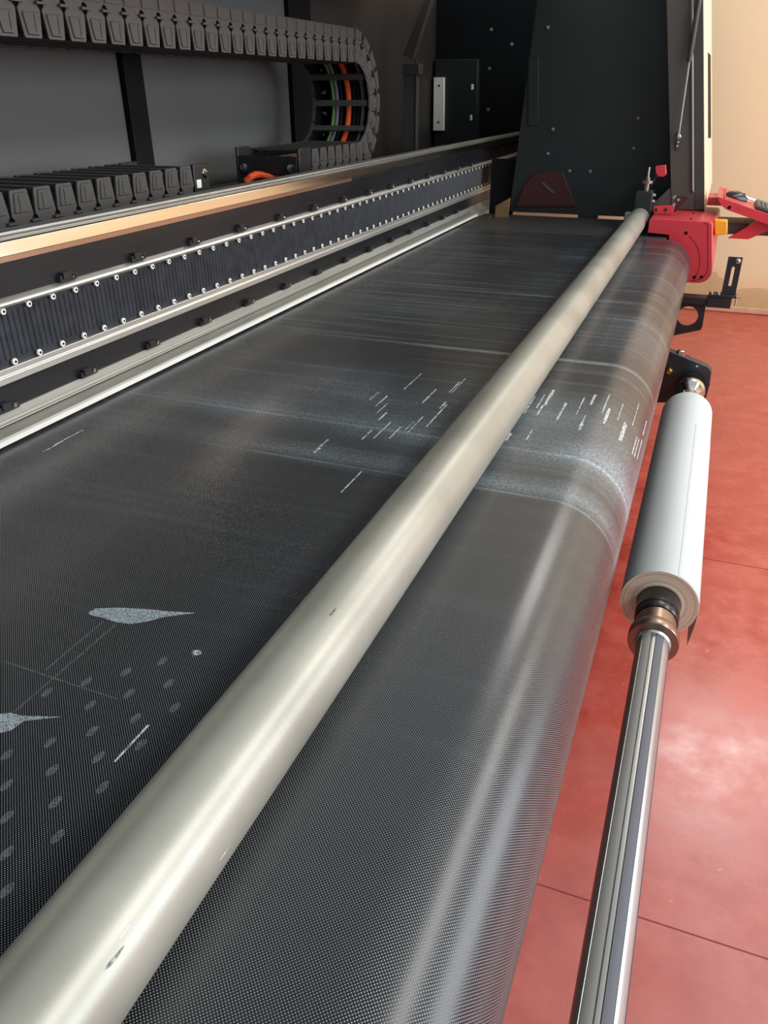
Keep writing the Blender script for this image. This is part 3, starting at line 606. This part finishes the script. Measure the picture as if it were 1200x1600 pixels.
# ------------------------------------------------------------------ keyboard tray, keyboard, mouse, papers
tx0, tz0 = .0, 1.128; SL = -.30
tz = lambda x: tz0+SL*(x-tx0)
kt = thing('keyboard_tray', (.2, 4.75, 1.0), 'sloping red metal tray on the operator side of the machine', 'tray')
MB().prism_y([(.012, tz(.012)), (.46, tz(.46)), (.46, tz(.46)-.004), (.012, tz(.012)-.004)], 4.60, 5.12).obj('tray_plate', M['red'], kt, .001)
MB().prism_y([(.012, tz(.012)), (.46, tz(.46)), (.46, tz(.46)-.045), (.065, tz(.065)-.045), (.04, tz(.04)-.036), (.02, tz(.02)-.018)], 4.595, 4.60).obj('front_lip', M['red'], kt, .001)
MB().box(-.035, .07, 4.78, 5.0, 1.06, 1.10).obj('mounting_plate', M['red'], kt, .002)
MB().box(.046, .052, 4.62, 5.08, 1.085, 1.125).obj('rear_lip', M['red'], kt, .002)
sl = Vector((.078, 4.595, tz(.078)-.030)); MB().lathe(sl, (0, -1, 0), [(-.002, .009), (.0015, .009)], 10).obj('hole_plug', M['deep'], kt)
MB().prism_y([(.10, .915), (.20, .915), (.33, .985), (.33, 1.01), (.24, 1.02)], 4.66, 4.68).obj('gusset', M['red'], kt, .002)
MB().box(.04, .30, 4.70, 4.95, .93, .985).obj('drawer_box', M['jamb'], kt, .004)
MB().box(.03, .48, 4.97, 5.04, .93, .97).obj('support_arm', M['red_dark'], kt, .004)
kb = thing('keyboard', (.255, 4.70, tz(.255)), 'grey keyboard lying on the red tray at the photo edge', 'keyboard')
kb.rotation_euler = (0, math.atan(-SL), 0)
def put_local(mb_, name, mt, par, bev=0):
    o_ = mb_.obj(name, mt, None, bev); o_.parent = par; return o_
put_local(MB().box(-.055, .12, -.07, .22, .001, .016), 'case', M['jamb_dark'], kb, .004)
km = MB().loft([[(-.0085, -.0085, 0), (.0085, -.0085, 0), (.0085, .0085, 0), (-.0085, .0085, 0)], [(-.007, -.007, .006), (.007, -.007, .006), (.007, .007, .006), (-.007, .007, .006)]]).mesh('key', M['keys'])
for i in range(8):
    for j in range(13):
        k_ = bpy.data.objects.new('key', km); COL.objects.link(k_); k_.parent = kb; k_.location = (-.043+.021*i, -.057+.0205*j, .016)
pm = on_z(1148, 302, 1.115); pm = Vector((.105, 4.80, tz(.105)))
mo = thing('computer_mouse', pm, 'black computer mouse resting on the red tray', 'mouse'); mo.rotation_euler = (0, math.atan(-SL), .3)
rings = []
for k in range(9):
    t = k/8; w = .030*math.sin(PI*min(1, .12+.82*t))**.5; h = .036*math.sin(PI*(.1+.78*t))**.8; xx = -.058+.116*t
    rings.append([(xx, w*math.cos(a), .001+max(0, h*math.sin(a))) for a in [PI*i/10 for i in range(11)]])
put_local(MB().loft(rings), 'body', M['black_gloss'], mo)
put_local(MB().lathe((.03, -.005, .030), (0, 1, 0), [(0, .007), (.01, .007)], 12), 'scroll_wheel', M['rubber'], mo)
put_local(MB().tube([(.056, 0, .01), (.10, .03, .005), (.16, .10, .005), (.2, .2, .005)], .0025, 6), 'cord', M['white'], mo)
pp = thing('paper_sheets', (.24, 5.00, tz(.24)), 'white sheets with a green edge lying behind the keyboard', 'paper'); pp.rotation_euler = (0, math.atan(-SL), 0)
put_local(MB().box(-.10, .2, -.04, .07, .0008, .004), 'sheet', M['white'], pp)
put_local(MB().box(-.02, .2, -.03, .09, .0045, .008), 'green_card', M['green'], pp)

# ------------------------------------------------------------------ sensor bracket at the far end
YS = 4.315
sb = thing('sensor_bracket', (-.1, YS, .48), 'black bracket with a round hole and an upright slotted plate beside the belt', 'bracket')
hole = on_y(1074.5, 494, YS)
out = [(-.36, .670), (-.053, .668), (.050, .655), (.053, .523), (.046, .509), (-.084, .467), (-.36, .467)]
MB().plate_y(out, [[(hole.x+.050*math.cos(a), hole.z+.050*math.sin(a)) for a in [2*PI*i/28 for i in range(28)]]], YS, YS+.014).obj('ring_plate', M['black'], sb, .0015)
MB().box(-.35, .055, YS-.02, YS+.05, .643, .680).obj('arm', M['black'], sb, .003)
MB().box(.051, .166, YS-.025, YS+.04, .634, .686).obj('arm_block', M['black'], sb, .003)
MB().box(.055, .184, YS-.03, YS+.045, .687, .700).obj('angle_foot', M['black'], sb, .002)
a0, a1 = .112, .178
slot = [( .144+.007*math.cos(a), .828+.007*math.sin(a)) for a in [PI*i/8 for i in range(9)]]+[(.144+.007*math.cos(a), .746+.007*math.sin(a)) for a in [PI+PI*i/8 for i in range(9)]]
MB().plate_y([(a0, .701), (a1, .701), (a1, .880), (a0, .880)], [slot], YS-.004, YS+.008).obj('slotted_plate', M['black'], sb, .001)
MB().lathe((.160, YS-.004, .864), (0, -1, 0), [(0, .013), (.003, .013), (.0035, .009), (.010, .009), (.012, .006)], 14).obj('bolt', M['chrome'], sb)
for x in (.099, .066): MB().lathe((x, YS-.015, .7005), (0, 0, 1), [(0, .009), (.009, .009), (.011, .006)], 10).obj('bolt', M['chrome'], sb)
MB().tube([(.178, YS-.02, .694), (.203, YS-.02, .694)], .007, 10).obj('knob', M['chrome'], sb)
MB().tube([(.186, YS-.02, .65), (.186, YS-.02, .70)], .004, 8).obj('pin', M['chrome'], sb)

# ------------------------------------------------------------------ take-up shaft, its bracket, the paper roll
XS, ZS, RS = .0425, .45, .0368
YP = 3.60
sk = thing('shaft_bracket', (-.05, YP, .37), 'black plate bracket holding the chrome chuck of the lower shaft', 'bracket')
pl = [xz(1046, 548, YP), xz(1106, 573, YP), xz(1112, 580, YP), xz(1109, 602, YP), xz(1101, 630, YP)]
pr = pl+[(pl[-1][0]-.05, .36), (-.10, .34), (-.36, .34), (-.36, .66), (-.12, pl[0][1]+.02)]
MB().prism_y(pr, YP, YP+.05).obj('side_plate', M['black'], sk, .004)
bp_ = on_y(1064, 551, YP+.02); MB().lathe(bp_-Vector((0, 0, .012)), (0, 0, 1), [(0, .019), (.02, .019), (.023, .014)], 6).obj('bolt', M['chrome'], sk)
MB().lathe(on_y(1089, 572, YP), (0, -1, 0), [(0, .006), (.003, .005)], 8).obj('set_screw', M['chrome'], sk)
MB().lathe(on_y(1046, 578, YP), (0, -1, 0), [(0, .014), (.02, .014), (.022, .009), (.04, .009)], 12).obj('brass_fitting', M['brass'], sk)
sh = thing('takeup_shaft', (XS, 1.5, ZS-RS), 'long silver air shaft with slate rubber strips, carrying the paper roll', 'shaft')
prof = []
for k in range(96):
    a = math.radians(-180+360*k/96); d = math.degrees(a); r = RS
    for s0, s1 in ((-43, -11), (5, 32), (77, 104), (-116, -89)):
        if s0 < d < s1: r = RS-.004
    prof.append((XS+r*math.sin(a), ZS+r*math.cos(a)))
MB().prism_y(prof, -.6, 3.42).obj('tube', M['alu_grey'], sh, ang=20)
def strip(s0, s1, h, mt, nm, lb=None):
    oo = [(XS+(RS+h)*math.sin(math.radians(a)), ZS+(RS+h)*math.cos(math.radians(a))) for a in [s0+1+(s1-s0-2)*i/6 for i in range(7)]]
    ii = [(XS+(RS-.004)*math.sin(math.radians(a)), ZS+(RS-.004)*math.cos(math.radians(a))) for a in [s0+1+(s1-s0-2)*i/6 for i in range(7)]]
    o_ = MB().prism_y(oo+ii[::-1], -.58, 1.6).obj(nm, mt, sh)
    if lb: o_['label'] = lb
M['strip'] = mat('pale_grey_strip', (176, 176, 172), .45, .2, .05, 30, 0, (1, .05, 1))
strip(-43, -11, -.0006, M['strip'], 'flat_strip'); strip(5, 32, .0008, M['rubber'], 'rubber_strip'); strip(77, 104, .0008, M['rubber'], 'rubber_strip'); strip(-116, -89, -.0006, M['alu'], 'flat_strip')
MB().lathe((XS, 3.42, ZS), (0, 1, 0), [(-.16, .021), (-.03, .021), (-.029, .03), (0, .032), (.035, .056), (.06, .062), (.09, .062), (.10, .055), (.17, .055)], 40).obj('chuck', M['chrome'], sh)
MB().lathe((XS, 1.60, ZS), (0, 1, 0), [(0, .0375), (0.001, .0575), (.004, .0585), (.03, .0585), (.034, .0565), (.035, .0375)], 48).obj('collar', M['collar'], sh)
MB().lathe((XS, 1.636, ZS), (0, 1, 0), [(0, .0375), (.001, .048), (.05, .048), (.051, .0375)], 48).obj('clamp_ring', M['collar'], sh)
MB().lathe((XS, 1.688, ZS), (0, 1, 0), [(0, .0375), (.001, .050), (.010, .0525), (.016, .0525), (.018, .0495), (.028, .0495), (.03, .0525), (.05, .0525), (.16, .0525), (.161, .0375)], 48).obj('core_plug', M['black_gloss'], sh)
MB().lathe((XS, 1.594, ZS), (0, 1, 0), [(-.002, .0375), (.004, .041), (.006, .0375)], 40).obj('inner_ring', M['alu'], sh)
# paper roll
RR = .0955; RY0, RY1 = 1.775, 3.19
pr_ = thing('paper_roll', (XS, 2.5, ZS-RR), 'thick white paper roll on the silver shaft with cream layered end', 'paper roll')
MB().lathe((XS, RY0, ZS), (0, 1, 0), [(0.0004, .054), (0.0004, RR-.0004), (.0012, RR), (RY1-RY0-.001, RR), (RY1-RY0, RR-.001), (RY1-RY0, .054)], 72, cap=False).obj('paper', M['paper'], pr_)
ob = MB(); n = 72
for rr_ in (.0535, .065, .08, RR-.0006):
    for j in range(n): ob.v.append((rr_*math.cos(2*PI*j/n), -.0006+.0012*math.sin(rr_*900), rr_*math.sin(2*PI*j/n)))
for i in range(3):
    for j in range(n): ob.face((i*n+j, i*n+(j+1) % n, (i+1)*n+(j+1) % n, (i+1)*n+j))
oe = ob.obj('layered_end', M['layers']); oe.location = (XS, RY0, ZS); child(oe, pr_)
fl = MB(); pr2 = []
pts2 = [(math.radians(20+70*i/10)) for i in range(11)]
sheet = [(XS+(RR+.0008)*math.sin(a), ZS+(RR+.0008)*math.cos(a)) for a in pts2]+[(XS+RR+.0012-.0002*i*i, ZS-.016*i) for i in range(1, 8)]
rg = sheet+[(x-.0006, z) for x, z in sheet[::-1]]
fl.prism_y(rg, RY0+.004, 2.86).obj('loose_sheet', M['paper'], pr_)['label'] = 'loose outer sheet hanging down'
